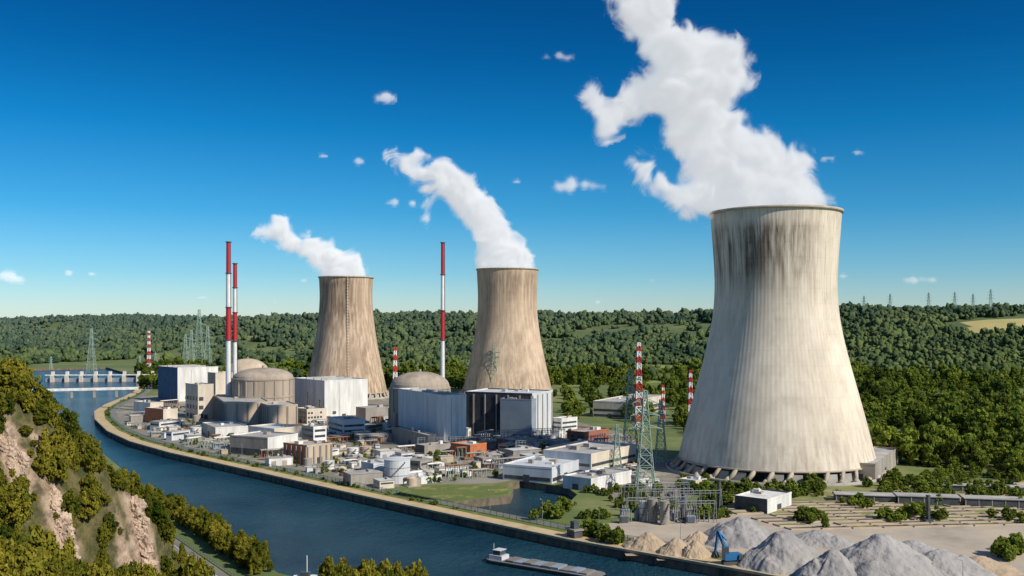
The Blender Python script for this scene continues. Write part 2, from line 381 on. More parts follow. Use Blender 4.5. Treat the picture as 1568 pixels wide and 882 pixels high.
def infield(x,y): return (abs((y-2180)-.12*(x-1130))<75 and 985<x<1500)
for f in me.polygons:
    if infield(f.center.x,f.center.y): f.material_index=1
scene.collection.objects.link(bpy.data.objects.new('hills',me))

# ---------------------------------------------------------------- tree prototypes + scatter
def proto(name,kind,seed,mat):
    rnd=random.Random(seed); s=MB(); shade=[]
    if kind=='far':
        for k in range(6):
            c=Vector((rnd.uniform(-.4,.4),rnd.uniform(-.4,.4),.45+rnd.uniform(-.15,.35))); r=rnd.uniform(.16,.38)
            bm=bmesh.new(); bmesh.ops.create_icosphere(bm,subdivisions=2,radius=1)
            for v in bm.verts: v.co=c+v.co*r*(1+.8*noise.noise(v.co*2.8+Vector((seed,k,0))))
            off=len(s.v); s.v+=[tuple(v.co) for v in bm.verts]
            for f in bm.faces: s.f.append(tuple(off+v.index for v in f.verts)); s.m.append(0); 
            sh=rnd.random(); shade+=[sh]*len(bm.verts); bm.free()
    else:
        ncl,nl,ls=(76,48,0.038) if kind=='near' else (38,26,0.070)
        s.lathe(0,0,[(.03,-.05),(.022,.3),(.012,.7)],6,1); 
        for k in range(5):
            t=rnd.uniform(0,6.28); z=rnd.uniform(.25,.5); s.beam((0,0,z),(.25*math.cos(t),.25*math.sin(t),z+.2),.008,1)
        shade=[.5]*len(s.v)
        conif = (seed%5==4)
        for k in range(ncl):
            while True:
                p=Vector((rnd.uniform(-1,1),rnd.uniform(-1,1),rnd.uniform(-1,1)))
                if .35<p.length<1: break
            rad=.42 if not conif else .22
            zz=.54+p.z*.43; wd=1.0-0.45*max(0,p.z) if not conif else max(.15,1-(zz-.14)/.86)*1.2
            c=Vector((p.x*rad*wd,p.y*rad*wd,zz)); cr=rnd.uniform(.06,.15); sh=rnd.random()
            for q in range(nl):
                d=Vector((rnd.gauss(0,1),rnd.gauss(0,1),rnd.gauss(0,1))).normalized()*cr*rnd.uniform(.5,1); d.z*=.75
                o=c+d; nn=(d.normalized()+Vector((rnd.gauss(0,.6),rnd.gauss(0,.6),rnd.gauss(.3,.5)))).normalized()
                u=nn.orthogonal().normalized(); w_=nn.cross(u); a=rnd.uniform(0,6.28); u,w_=u*math.cos(a)+w_*math.sin(a),w_*math.cos(a)-u*math.sin(a)
                z=ls*rnd.uniform(.6,1.2); s.poly([o-u*z-w_*z*.6,o+u*z-w_*z*.6,o+u*z*.7+w_*z*.6,o-u*z*.7+w_*z*.6],0)
                shade+=[sh*.7+.3*rnd.random()]*4
    me=bpy.data.meshes.new(name); me.from_pydata(s.v,[],s.f); me.materials.append(mat); me.materials.append(mBark)
    me.polygons.foreach_set('material_index',s.m)
    if kind=='far': me.polygons.foreach_set('use_smooth',[True]*len(s.f))
    at=me.attributes.new('shade','FLOAT','POINT'); at.data.foreach_set('value',shade)
    return bpy.data.objects.new(name,me)
def coll(name,kind,n,mat,s0):
    c=bpy.data.collections.new(name)
    for i in range(n): c.objects.link(proto(f'{name}_{i}',kind,s0+i,mat))
    return c
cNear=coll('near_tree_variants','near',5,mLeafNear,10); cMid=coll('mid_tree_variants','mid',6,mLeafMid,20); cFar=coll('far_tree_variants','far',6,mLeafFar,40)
def scatter(name,pts,col,n):
    me=bpy.data.meshes.new(name); me.from_pydata([p[:3] for p in pts],[],[])
    a=me.attributes.new('sc','FLOAT_VECTOR','POINT'); a.data.foreach_set('vector',[k for p in pts for k in (p[3],p[3],p[4])])
    a=me.attributes.new('rt','FLOAT_VECTOR','POINT'); a.data.foreach_set('vector',[k for p in pts for k in (0,0,R()*6.28)])
    a=me.attributes.new('pi','INT','POINT'); a.data.foreach_set('value',[random.randrange(n) for p in pts])
    ob=bpy.data.objects.new(name,me); scene.collection.objects.link(ob)
    ng=bpy.data.node_groups.new(name,'GeometryNodeTree'); ng.interface.new_socket('Geometry',in_out='INPUT',socket_type='NodeSocketGeometry'); ng.interface.new_socket('Geometry',in_out='OUTPUT',socket_type='NodeSocketGeometry')
    nn=ng.nodes; l=ng.links; gi=nn.new('NodeGroupInput'); go=nn.new('NodeGroupOutput'); ip=nn.new('GeometryNodeInstanceOnPoints'); ci=nn.new('GeometryNodeCollectionInfo')
    ci.inputs['Collection'].default_value=col; ci.inputs['Separate Children'].default_value=True; ci.inputs['Reset Children'].default_value=True
    def na(t,nm):
        q=nn.new('GeometryNodeInputNamedAttribute'); q.data_type=t; q.inputs['Name'].default_value=nm; return q.outputs['Attribute']
    l.new(gi.outputs[0],ip.inputs['Points']); l.new(ci.outputs[0],ip.inputs['Instance']); ip.inputs['Pick Instance'].default_value=True
    l.new(na('INT','pi'),ip.inputs['Instance Index']); l.new(na('FLOAT_VECTOR','rt'),ip.inputs['Rotation']); l.new(na('FLOAT_VECTOR','sc'),ip.inputs['Scale'])
    l.new(ip.outputs[0],go.inputs[0])
    md=ob.modifiers.new('scatter','NODES'); md.node_group=ng
    return ob
pts=[]
y=1500
while y<4900:
    sp=14 if y<2600 else 20
    x=-.62*y
    while x<.62*y:
        xx=x+U(-.6,.6)*sp; yy=y+U(-.6,.6)*sp; h=hill(xx,yy); u=xx/yy
        x+=sp
        yf=2080-.6*xx
        if yy>yf+1700+abs(xx)*.1: continue
        if infield(xx,yy) or infield(xx,yy-50): continue
        if h<1:
            if xx<-420 and yy<2000: continue
            if N3(xx*.004,yy*.004,6)>0.0 and yy<yf+200: continue
            h=0
        f1=N3(xx*.0028,yy*.0016,30)+.35*N3(xx*.012,yy*.008,31)
        if f1>(.22 if h<45 else .38): 
            if R()>.08: continue
        k=U(.4,1.45)*(1 if y<2600 else 1.25)*(1+.45*N3(xx*.006,yy*.006,60))
        pts.append((xx,yy,h-1,16*k,14*k*U(.75,1.4)))
    y+=sp
print('far trees',len(pts))
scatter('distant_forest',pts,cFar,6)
TW=[(162,603,75),(-6,1251,70),(-202,1190,64)]
def dmin(px):
    return lerp([-200,0,200,560,640,840,870,1020,1060,1280,1340,1568,1800],[1330,1330,1330,1290,1330,1300,900,880,760,700,640,560,560],px)
pts=[];y=560
while y<1640:
    sp=9.5 if y<1000 else 11.5
    x=-.62*y if y>1250 else 0.02*y
    while x<.64*y:
        xx=x+U(-.6,.6)*sp; yy=y+U(-.6,.6)*sp; x+=sp
        px=784+xx/yy*F
        if yy<dmin(px)+20*N3(xx*.02,yy*.02): continue
        if any(math.hypot(xx-a,yy-b)<r+6 for a,b,r in TW): continue
        if xx<0 and inpoly(xx,yy,right+far+left): continue
        if px<840 and px>200 and yy<1500 and R()<.3: continue
        g=N3(xx*.006,yy*.0035,12)+.5*N3(xx*.02,yy*.015,3)
        if g>.10 and R()>.08: continue
        k=U(.4,1.4)*(1.0+.9*N3(xx*.012,yy*.012,22))
        pts.append((xx,yy,-.3,12.5*k,14*k*U(.8,1.25)))
    y+=sp
for i in range(900):
    yy=U(800,1650); xb=lerp([352,440,493,620,740,850,1030,1200,1330,1450,1640],[-84,-139,-179,-250,-320,-390,-500,-600,-690,-760,-880],yy)
    xx=xb-U(18,260); k=U(.5,1.2); pts.append((xx,yy,-.3,12*k,12*k))
print('mid trees',len(pts))
scatter('valley_woodland',pts,cMid,6)
pts=[];y=135
while y<345:
    x=-260
    while x<-60:
        xx=x+U(-1.8,1.8); yy=y+U(-1.8,1.8); x+=3.1
        h=cliff(xx,yy)
        if h<2.0 or abs(xx)>.66*yy: continue
        if y<190 and xx>-75: continue
        bad=False
        for p,r in rocks:
            if abs(xx-p.x)<r*.85 and -8<yy-p.y<r*.6: bad=True
        if bad: 
            if R()<.3: pts.append((xx,yy,h-.3,U(1.5,3),U(1.5,2.6)))
            continue
        if N3(xx*.09,yy*.09,40)>.42 or R()<.12: 
            pts.append((xx,yy,h-.3,U(3,5),U(2.4,4.2))); continue
        k=U(.75,1.25)*(1+.45*N3(xx*.06,yy*.06,50)); pts.append((xx,yy,h-.6,6.8*k,9.0*k*U(.8,1.3)))
    y+=3.1
for i in range(230):
    t=R(); a=lerp([0,.35,.7,1],[-84,-112,-139,-179],t); b=lerp([0,.35,.7,1],[352,398,440,493],t)
    o=U(1.5,10); k=U(.4,1.2); pts.append((a-o*.86,b-o*.5,0,6*k,8.5*k))
for i in range(70):
    t=R(); a=lerp([0,1],[-112,-150],t)-U(0,6); b=lerp([0,1],[330,400],t); k=U(.5,1); pts.append((a,b,0,6*k,8*k))
for i in range(60):
    xx=U(-60,-28); yy=U(296,314); k=U(.7,1.2); 
    if yy<320-(xx+40)*.6: pts.append((xx,yy,0,7*k,13*k))
print('near',len(pts))
scatter('cliff_trees',pts,cNear,5)

# ---------------------------------------------------------------- cooling towers
mTowRim=M('tower_rim_concrete',(0.50,0.43,0.34),(0.38,0.32,0.25),0.2,.9)
mPanel=M('basin_panel_concrete',(0.42,0.40,0.37),(0.30,0.28,0.26),0.1,.9)
def tower(name,px,d,hw,pys,mat,pyb,ladder=None,nleg=36):
    cx=(px-784)/F*d; s=MB(); k=d/F
    prof=[]; zb=HT(pyb,d); top=HT(pys[0],d)
    N=40
    for i in range(N+1):
        z=zb+(top-zb)*i/N; py=494-(z-CAMZ)/k
        w_=sum(lerp(pys,hw,py+o) for o in (-14,-7,0,7,14))/5 if 1<i<N-1 else lerp(pys,hw,py)
        prof.append((w_*k,z))
    n=128
    s.lathe(cx,d,prof,n,0,False)
    rt=prof[-1][0]
    s.lathe(cx,d,[(rt,top-1.6),(rt+.9,top-1.6),(rt+.9,top),(rt-1.0,top),(rt-1.0,top-1.5)],n,1,False)
    s.lathe(cx,d,[(r-1.0,z) for r,z in prof[::-1]],n,2,False)
    rb=prof[0][0]; s.lathe(cx,d,[(rb-1,zb),(rb+.5,zb-.2),(rb+.6,zb+.8),(rb,zb+.9)],n,1,False)
    for i in range(nleg):
        t=2*math.pi*i/nleg; t2=t+math.pi/nleg*.8
        def P(a,r,z): return (cx+r*math.cos(a),d+r*math.sin(a),z)
        s.beam(P(t,rb+3.5,0),P(t2,rb-.3,zb),1.0,1)
        s.beam(P(t,rb+5,0),P(t,rb+2.5,0.9),1.6,1)
        if i%3!=0:
            a0=t+.25*math.pi/nleg; a1=t+1.9*math.pi/nleg
            s.poly([P(a0,rb+1.2,0),P(a1,rb+1.2,0),P(a1,rb+.4,zb*.82),P(a0,rb+.4,zb*.82)],3)
    s.lathe(cx,d,[(rb-9,0),(rb-9,zb+1)],n,2,False)
    s.lathe(cx,d,[(rb+8,0),(rb+8,1.6),(rb+7,1.6),(rb+7,0)],n,3,False)
    if ladder is not None:
        for (r,z),(r2,z2) in zip(prof[:-1],prof[1:]):
            a=ladder; s.beam((cx+(r+.4)*math.cos(a),d+(r+.4)*math.sin(a),z),(cx+(r2+.4)*math.cos(a),d+(r2+.4)*math.sin(a),z2),.6,1)
    return s.build(name,[mat,mTowRim,mDark,mPanel,mWPaint],True,loc=(cx,d,0))
mt1=towermat('tower_concrete',(0.80,0.71,0.59),(0.62,0.54,0.43),math.radians(-130),.75,top=.34)
mt2=towermat('weathered_tower_concrete',(0.72,0.55,0.40),(0.48,0.36,0.26),math.radians(-60),.35,120,156,.8,.36)
mt3=towermat('stained_tower_concrete',(0.70,0.54,0.39),(0.42,0.31,0.225),math.radians(-110),.5,90,143,1.2,.45)
tower('cooling_tower',1187,603,[97.5,95,92,90.5,93,100,110,121,134,146],[325,360,400,440,480,520,560,600,650,700],mt1,702)
tower('cooling_tower',777,1251,[47,45.5,44.8,46.5,51,57,64,69,70],[412,440,462,490,520,550,580,600,604],mt2,596)
tower('cooling_tower',530,1190,[41,39.7,39.5,42,46,52,58,64],[424,445,460,490,520,550,580,607],mt3,600,ladder=math.radians(-78))

# ---------------------------------------------------------------- buildings
occ=[]
def bldg(name,cpx,cpy,lpx,rpx,tpy,a,mats,win=None,ribs=None,units=2,parapet=.8,floors_from=1.0,big=False):
    a=math.radians(a); X,Y=G(cpx,cpy); dr=Vector((math.cos(a),math.sin(a),0)); dl=Vector((-math.sin(a),math.cos(a),0))
    def L(px,dv):
        u=(px-784)/F; return (u*Y-X)/(dv.x-u*dv.y)
    Lr=L(rpx,dr); Ll=L(lpx,dl); h=HT(tpy,Y); c=Vector((X,Y,0)); s=MB()
    ms=list(mats)+[mGlass,mDark,mRoof,mConc,mWhite]
    Z=Vector((0,0,1))
    s.poly([c,c+dr*Lr,c+dr*Lr+Z*h,c+Z*h],1); s.poly([c+dl*Ll,c,c+Z*h,c+dl*Ll+Z*h],0)
    f=c+dr*Lr+dl*Ll
    s.poly([c+dr*Lr,f,f+Z*h,c+dr*Lr+Z*h],0); s.poly([f,c+dl*Ll,c+dl*Ll+Z*h,f+Z*h],1)
    s.poly([c+Z*h,c+dr*Lr+Z*h,f+Z*h,c+dl*Ll+Z*h],2)
    t=.35
    if parapet:
        s.obox(c+Z*(h-.3)-dl*.1-dr*.1,dr*(Lr+.2),dl*t,Z*(parapet+.3),1); s.obox(c+Z*(h-.3)+dl*(Ll-t+.1)-dr*.1,dr*(Lr+.2),dl*t,Z*(parapet+.3),1)
        s.obox(c+Z*(h-.3)-dr*.1+dl*(t-.1),dr*t,dl*(Ll-2*t+.2),Z*(parapet+.3),0); s.obox(c+Z*(h-.3)+dr*(Lr-t+.1)+dl*(t-.1),dr*t,dl*(Ll-2*t+.2),Z*(parapet+.3),0)
    def windows(o,dv,Ln,nv,fh,bw,cont):
        k=int(h/fh)
        for fl in range(k):
            z=fl*fh+floors_from
            if z+fh*.5>h: break
            if cont: s.obox(o+dv*1+Z*z+nv*.02,dv*(Ln-2),nv*.08,Z*fh*.42,3)
            else:
                nb=int((Ln-1.5)/bw)
                for j in range(nb):
                    if R()<.06: continue
                    s.obox(o+dv*(1+j*bw)+Z*z+nv*.02,dv*bw*.62,nv*.08,Z*fh*.45,3)
    if win:
        windows(c,dr,Lr,-dl,win[0],win[1],win[2]); windows(c,dl,Ll,-dr,win[0],win[1],win[2])
    if ribs:
        for o,dv,Ln,nv in ((c,dr,Lr,-dl),(c,dl,Ll,-dr)):
            k=int(Ln/ribs[0])
            for j in range(k+1):
                s.obox(o+dv*min(j*ribs[0],Ln-ribs[1])+nv*.03,dv*ribs[1],nv*ribs[2],Z*(h*.97),ribs[3])
    if big:
        for o,dv,Ln,nv in ((c,dr,Lr,-dl),(c,dl,Ll,-dr)):
            s.obox(o+nv*.02,dv*Ln,nv*.25,Z*2.2,6)
            for q in (.18,.8): s.obox(o+dv*Ln*q+nv*.05+Z*h*.12,dv*Ln*.08,nv*.1,Z*h*.08,4)
            s.obox(o+dv*Ln*.33+nv*.05,dv*.2,nv*.2,Z*h*.96,5)
        for q in (.25,.5,.75): s.obox(c+dr*Lr*.12+dl*Ll*q+Z*h,dr*Lr*.7,dl*1.6,Z*1.8,5)
    for i in range(units):
        q=c+dr*Lr*U(.2,.75)+dl*Ll*U(.2,.75); 
        s.obox(q+Z*h,dr*min(Lr*.2,U(2,5)),dl*min(Ll*.2,U(2,5)),Z*U(1,2.5),random.choice([5,7,6]))
    if Lr>6: s.obox(c+dr*Lr*.4-dl*.32,dr*min(4,Lr*.2),dl*.1,Z*min(4,h*.5),4)
    if Ll>6: s.obox(c+dl*Ll*.45-dr*.32,dl*min(4,Ll*.2),dr*.1,Z*min(4,h*.5),4)
    m_=c+dr*Lr/2+dl*Ll/2; occ.append((m_.x,m_.y,math.hypot(Lr,Ll)/2))
    return s.build(name,ms)
bldg('admin_block',272,618,242,334,564,40,[mBlueGlass,mWhite,mRoof],big=True)
bldg('office_building',303,642,284,327,590,40,[mBeigeL,mBeigeL,mRoof],win=(8,7,False))
bldg('auxiliary_building',330,628,318,362,572,40,[mBeige,mBeigeL,mRoof])
bldg('fuel_building',345,657,328,412,618,22,[mBeige,mBeige,mRoof],ribs=(9,1.2,.8,6))
bldg('safeguard_building',410,660,395,456,622,25,[mBeige,mBeige,mRoof],ribs=(8,1.2,.8,6))
bldg('turbine_hall',497,642,450,563,584,40,[mPale,mWhite,mRoofL],big=True)
bldg('workshop',470,650,452,500,628,40,[mConc,mBeigeL,mRoof],win=(4,3,False))
bldg('auxiliary_building',560,648,545,600,626,40,[mBeige,mConc,mRoof])
bldg('turbine_hall',680,684,610,714,607,29,[mPale,mWhite,mRoof],big=True)
bldg('annex_building',655,690,600,668,668,29,[mConc,mDark,mRoof])
bldg('turbine_hall',815,672,712,846,604,66,[mHallD,mPale,mRoofL],ribs=(10,1.0,.7,6),units=3)
bldg('switchgear_building',814,674,766,821,613,66,[mGreyBlue,mGreyBlue,mRoof])
bldg('control_building',525,672,503,559,645,30,[mWhite,mPale,mRoof],win=(4,3,True))
bldg('warehouse',410,700,352,456,672,62,[mConc,mWhite,mRoof],win=(9,5,True))
bldg('warehouse',330,672,310,380,656,30,[mBeigeL,mWhite,mRoof])
bldg('warehouse',420,678,380,462,658,50,[mWhite,mBeigeL,mRoofL])
bldg('workshop',480,690,462,500,655,40,[mBeigeL,mWhite,mRoof],win=(4,3,True))
bldg('pump_house',470,712,434,508,684,50,[mOrange,mBeige,mRoof],ribs=(5,1,.8,6))
bldg('workshop',250,650,222,272,628,50,[mOrange,mBeigeL,mRoof])
bldg('workshop',230,640,205,250,618,50,[mWhite,mBeigeL,mRoof])
bldg('workshop',720,700,690,745,683,50,[mOrange,mOrange,mRoof])
bldg('pipe_bridge_house',650,698,636,690,684,40,[mDark,mConc,mRoof])
bldg('water_treatment_building',572,735,553,592,712,40,[mWhite,mPale,mRoofL])
bldg('laboratory',640,742,612,676,733,35,[mWhite,mWhite,mRoofL])
bldg('office_building',905,729,832,974,697,55,[mPale,mBeigeL,mRoof],win=(4.2,4,True),units=6)
bldg('office_building',880,705,835,935,690,55,[mPale,mBeigeL,mRoof],win=(4.2,4,True),units=6)
bldg('warehouse',845,741,770,890,718,62,[mPale,mPale,mRoofL],win=(5,4,True),units=6)
bldg('warehouse',905,753,862,967,735,50,[mWhite,mWhite,mRoof],units=5)
bldg('brick_building',895,682,868,932,663,50,[mBrick,mBrick,mRoof],win=(4,3,False))
bldg('office_building',860,665,846,884,642,45,[mWhite,mWhite,mRoof],win=(3.6,3,True))
bldg('car_park_building',960,641,908,1018,617,62,[mBeigeL,mBeigeL,mRoof],win=(5,6,True))
bldg('storage_hall',1175,787,1125,1212,767,50,[mDark,mWhite,mWhite])
bldg('brick_building',790,690,760,825,676,50,[mBrick,mConc,mRoof])
bldg('site_building',1065,748,1040,1082,738,45,[mWhite,mBeigeL,mRoofL])
bldg('pump_house',1340,738,1300,1375,712,60,[mBeige,mConc,mRoof])
bldg('farm_building',1385,690,1370,1410,676,50,[mWhite,mBeigeL,mRoof]); bldg('farm_building',1500,712,1480,1530,700,50,[mBeigeL,mWhite,mBrick])
def longshed(px0,px1,py,h,dep=9):
    a=Vector((*G(px0,py),0)); b=Vector((*G(px1,py+ (px1-px0)*.035),0)); dv=b-a; L=dv.length; dv.normalize(); nv=Vector((-dv.y,dv.x,0)); s=MB()
    s.obox(a,dv*L,nv*dep,(0,0,h),0); s.obox(a-nv*.5-dv*.5+Vector((0,0,h)),dv*(L+1),nv*(dep+1),(0,0,.35),1)
    for i in range(int(L/6)): s.obox(a+dv*(i*6)-nv*.15,dv*.5,nv*.12,(0,0,h),2)
    s.build('long_shed',[mDark,mRoof,mConc])
longshed(1375,1470,772,4); longshed(1280,1372,768,3.5); longshed(1478,1600,776,4); longshed(1400,1600,750,3,7)

def reactor(cpx,bpy_,rpx,tpy,dpy,mat,shoulder=.82):
    x,y=G(cpx,bpy_); k=y/F; r=rpx*k; h=HT(tpy,y); hd=HT(dpy,y); s=MB()
    prof=[(r,0),(r,h-1.5),(r*1.02,h-1.5),(r*1.02,h-.3),(r*.985,h)]
    for i in range(1,9):
        t=i/8; prof.append((r*.985*math.cos(t*math.pi/2*.97),h+(hd-h)*math.sin(t*math.pi/2)))
    s.lathe(x,y,prof,48,0)
    n=20
    for i in range(n):
        t=2*math.pi*i/n; s.box(x+(r+.3)*math.cos(t),y+(r+.3)*math.sin(t),0,.8,1.4,h-2,t,1)
    s.lathe(x,y,[(r+.25,h*.55),(r+.5,h*.55),(r+.5,h*.6),(r+.25,h*.6)],48,1,False)
    s.lathe(x,y,[(1.2,hd-.3),(1.2,hd+2)],10,1)
    s.box(x-r*.5,y-r*.9,0,r*.5,r*.4,h*.45,.3,1)
    occ.append((x,y,r+2)); return s.build('reactor_building',[mat,mReact])
reactor(403,642,46,578,563,mReact)
reactor(379,622,34,574,549,mBeige)
reactor(643,658,46,592,569,mReact)
def chimney(px,bpy_,tops,wpx):
    x,y=G(px,bpy_); k=y/F; s=MB(); prof=[];mis=[]
    zs=[0]+[HT(t,y) for t in tops[::-1]]
    z1=zs[-1]; nb=len(zs)-1
    for i,z in enumerate(zs):
        r=wpx*k/2*(1.25-.35*z/z1); prof.append((r,z))
    mis=[(1 if (nb-1-i)%2==0 else 0) for i in range(nb)]
    s.lathe(x,y,prof,20,0,True,mis)
    for i in range(1,nb+1):
        r,z=prof[i]; s.lathe(x,y,[(r,z-.8),(r+.9,z-.6),(r+.9,z),(r,z+.1)],16,2,False)
    s.beam((x+prof[0][0],y-1,0),(x+prof[-1][0],y-1,z1),.25,2)
    occ.append((x,y,5)); return s.build('striped_chimney',[mWPaint,mRed,mDark])
chimney(350,640,[370,418,470,520],7.5); chimney(360,636,[403,440,478,522],6.5); chimney(678,640,[371,420,475,520],6.0)
def tank(px,py,rpx,tpy,mat=mWhite,name='storage_tank'):
    x,y=G(px,py); k=y/F; r=rpx*k; h=HT(tpy,y); s=MB()
    s.lathe(x,y,[(r,0),(r,h),(r*1.02,h),(r*1.02,h+.3),(r*.6,h+r*.14),(0.4,h+r*.2)],28,0)
    for q in (.33,.66): s.lathe(x,y,[(r,h*q),(r+.15,h*q),(r+.15,h*q+.3),(r,h*q+.3)],28,1,False)
    for i in range(14):
        t=-2.4+i*.12; z=h*i/14; s.box(x+(r+.5)*math.cos(t),y+(r+.5)*math.sin(t),z,1.2,1,.15,t,1)
    s.lathe(x,y,[(r*1.0,h+1.0),(r*1.0,h+1.15)],28,1,False)
    occ.append((x,y,r+1)); return s.build(name,[mat,mConc])
tank(608,738,20,703,mPale); tank(640,712,9,697); tank(655,715,8,700); tank(540,700,9,686); tank(1000,800,7,765,mConc); tank(1018,803,7,768,mConc); tank(985,797,6,768,mWhite); tank(505,718,7,706); tank(300,668,8,655); tank(560,694,9,684,mBeige)
def slim(px,py,tpy,r=.9):
    x,y=G(px,py); h=HT(tpy,y); s=MB(); s.lathe(x,y,[(r,0),(r,h*.97),(r*1.2,h*.97),(r*1.2,h)],10,0); s.box(x,y,0,r*4,r*4,1.5,0,0); return s.build('vent_stack',[mDark])
for a in [(472,640,600),(490,642,612),(1101,786,735),(1045,800,765),(1046,775,742),(596,650,625),(1421,800,758)]: slim(*a)

def pylon(name,px,py,tpy,m1,m2=None,arms=3,th=.22,base=.075,d=None,z0=0):
    if d is None: x,y=G(px,py)
    else: y=d; x=(px-784)/F*d
    h=HT(tpy,y)-z0; s=MB(); nb=10 if h<70 else 13; w0=h*base; w1=h*.012+.3
    def lv(t): return w0*(1-t)**1.25+w1 if t<1 else w1
    pr=None; 
    for i in range(nb+1):
        t=1-(1-i/nb)**1.25; w_=lv(t); z=z0+h*t
        c=[(x+sx*w_,y+sy*w_,z) for sx,sy in ((-1,-1),(1,-1),(1,1),(-1,1))]
        if pr:
            mi=(i%2) if m2 else 0
            for k in range(4):
                s.beam(pr[k],c[k],th,mi); s.beam(pr[k],c[(k+1)%4],th*.6,mi); s.beam(pr[(k+1)%4],c[k],th*.6,mi); s.beam(c[k],c[(k+1)%4],th*.6,mi)
        pr=c
    for a in range(arms):
        z=z0+h*(.62+.13*a); L=h*(.17-.025*a); 
        for sg in (-1,1):
            for o in (-.6,.6): s.beam((x,y+o,z+h*.02),(x+sg*L,y,z),th*.7,0)
            s.beam((x,y,z+h*.05),(x+sg*L,y,z),th*.7,0); s.beam((x+sg*L,y,z),(x+sg*L,y,z-h*.035),th*.5,0)
            for q in (.33,.66): s.beam((x+sg*L*q,y,z),(x+sg*L*q,y,z+h*.05*(1-q)),th*.5,0)
    return s.build(name,[m1,m2 or m1])
pylon('lattice_pylon',988,752,598,mPylG,arms=3,th=.2); pylon('lattice_pylon',1012,712,612,mPylG,th=.18); pylon('lattice_pylon',965,705,565,mPylG,th=.17)
pylon('lattice_pylon',945,722,650,mPylG,th=.15); pylon('lattice_pylon',757,606,528,mPylG,th=.20)
for p in [(305,572,474),(293,575,505),(318,574,500),(284,568,512),(214,572,545),(238,575,540),(140,572,503),(78,566,546)]: pylon('lattice_pylon',*p,mPylG,th=.24)
pylon('lattice_mast',978,660,525,mRed,mWPaint,0,.36,.032); pylon('lattice_mast',1057,650,567,mRed,mWPaint,0,.34,.035); pylon('lattice_mast',605,622,532,mRed,mWPaint,0,.34,.03)
pylon('lattice_mast',1015,650,590,mRed,mWPaint,0,.3,.035); pylon('lattice_mast',228,575,507,mRed,mWPaint,0,.3,.026)
for px,tp in [(1323,453),(1363,450),(1422,448),(1462,447),(1490,450),(1517,443)]:
    d=2500; x=(px-784)/F*d; pylon('lattice_pylon',px,0,tp,mPylG,th=.2,d=d,z0=hill(x,d)-1)
def gantry(px,py,n,span,h,yaw,name='substation_gantry'):
    x,y=G(px,py); s=MB(); c,sn=math.cos(yaw),math.sin(yaw)
    for i in range(n+1):
        q=Vector((x+c*span*i,y+sn*span*i,0))
        for o in (-.8,.8): s.beam(q+Vector((o,0,0)),q+Vector((o*.3,0,h)),.12)
        for z in range(1,int(h/2)): s.beam(q+Vector((-.7,0,z*2)),q+Vector((.7,0,z*2+1)),.07)
        if i<n:
            e=Vector((x+c*span*(i+1),y+sn*span*(i+1),0)); s.beam(q+Vector((0,0,h)),e+Vector((0,0,h)),.14); s.beam(q+Vector((0,0,h-1.2)),e+Vector((0,0,h-1.2)),.1)
            for k in range(1,4):
                m_=q.lerp(e,k/4); s.beam(m_+Vector((0,0,h)),m_+Vector((0,0,h-3)),.1); s.lathe(m_.x,m_.y+3,[(.35,0),(.35,2),(.15,2),(.2,5)],6); 
    return s.build(name,[mPylS])
for a in [(960,800,3,9,11,.1),(975,785,3,9,11,.1),(1035,802,2,9,10,.1),(1040,788,2,10,11,.1),(950,770,4,9,9,.2),(640,690,5,9,9,.2),(735,690,6,9,12,.35),(760,682,6,9,11,.35),(790,698,4,9,10,.35),(905,700,3,9,14,.1)]: gantry(*a)
def transformer(x,y,yaw,m):
    s=MB(); s.box(x,y,0,5,3,.6,yaw,1); s.box(x,y,.6,4,2.4,3,yaw,0)
    for i in range(7): s.box(x+(i-3)*.5*math.cos(yaw)+1.6*math.sin(yaw),y+(i-3)*.5*math.sin(yaw)-1.6*math.cos(yaw),.9,.15,.8,2.4,yaw,0)
    for i in (-1,0,1): s.lathe(x+i*1.1*math.cos(yaw),y+i*1.1*math.sin(yaw),[(.2,3.6),(.3,3.8),(.15,5.2)],8,1)
    s.build('power_transformer',[m,mConc])
for i in range(14):
    p=G(U(955,1085),U(785,803)); transformer(*p,.1,random.choice([mPylS,mGreyBlue,mConc]))
def clear(x,y,r): return all(math.hypot(x-a,y-b)>r+c*.72 for a,b,c in occ)
zone=[(190,640),(200,655),(270,680),(400,708),(560,742),(600,748),(690,738),(760,733),(765,712),(1000,745),(960,695),(860,655),(700,655),(600,640),(560,640),(330,640),(270,620)]
cm=[mWhite,mBeigeL,mConc,mPale,mWhite,mConc,mGreyBlue,mConc,mBeigeL,mBeige,mConc,mRust,mBeige]
n=0
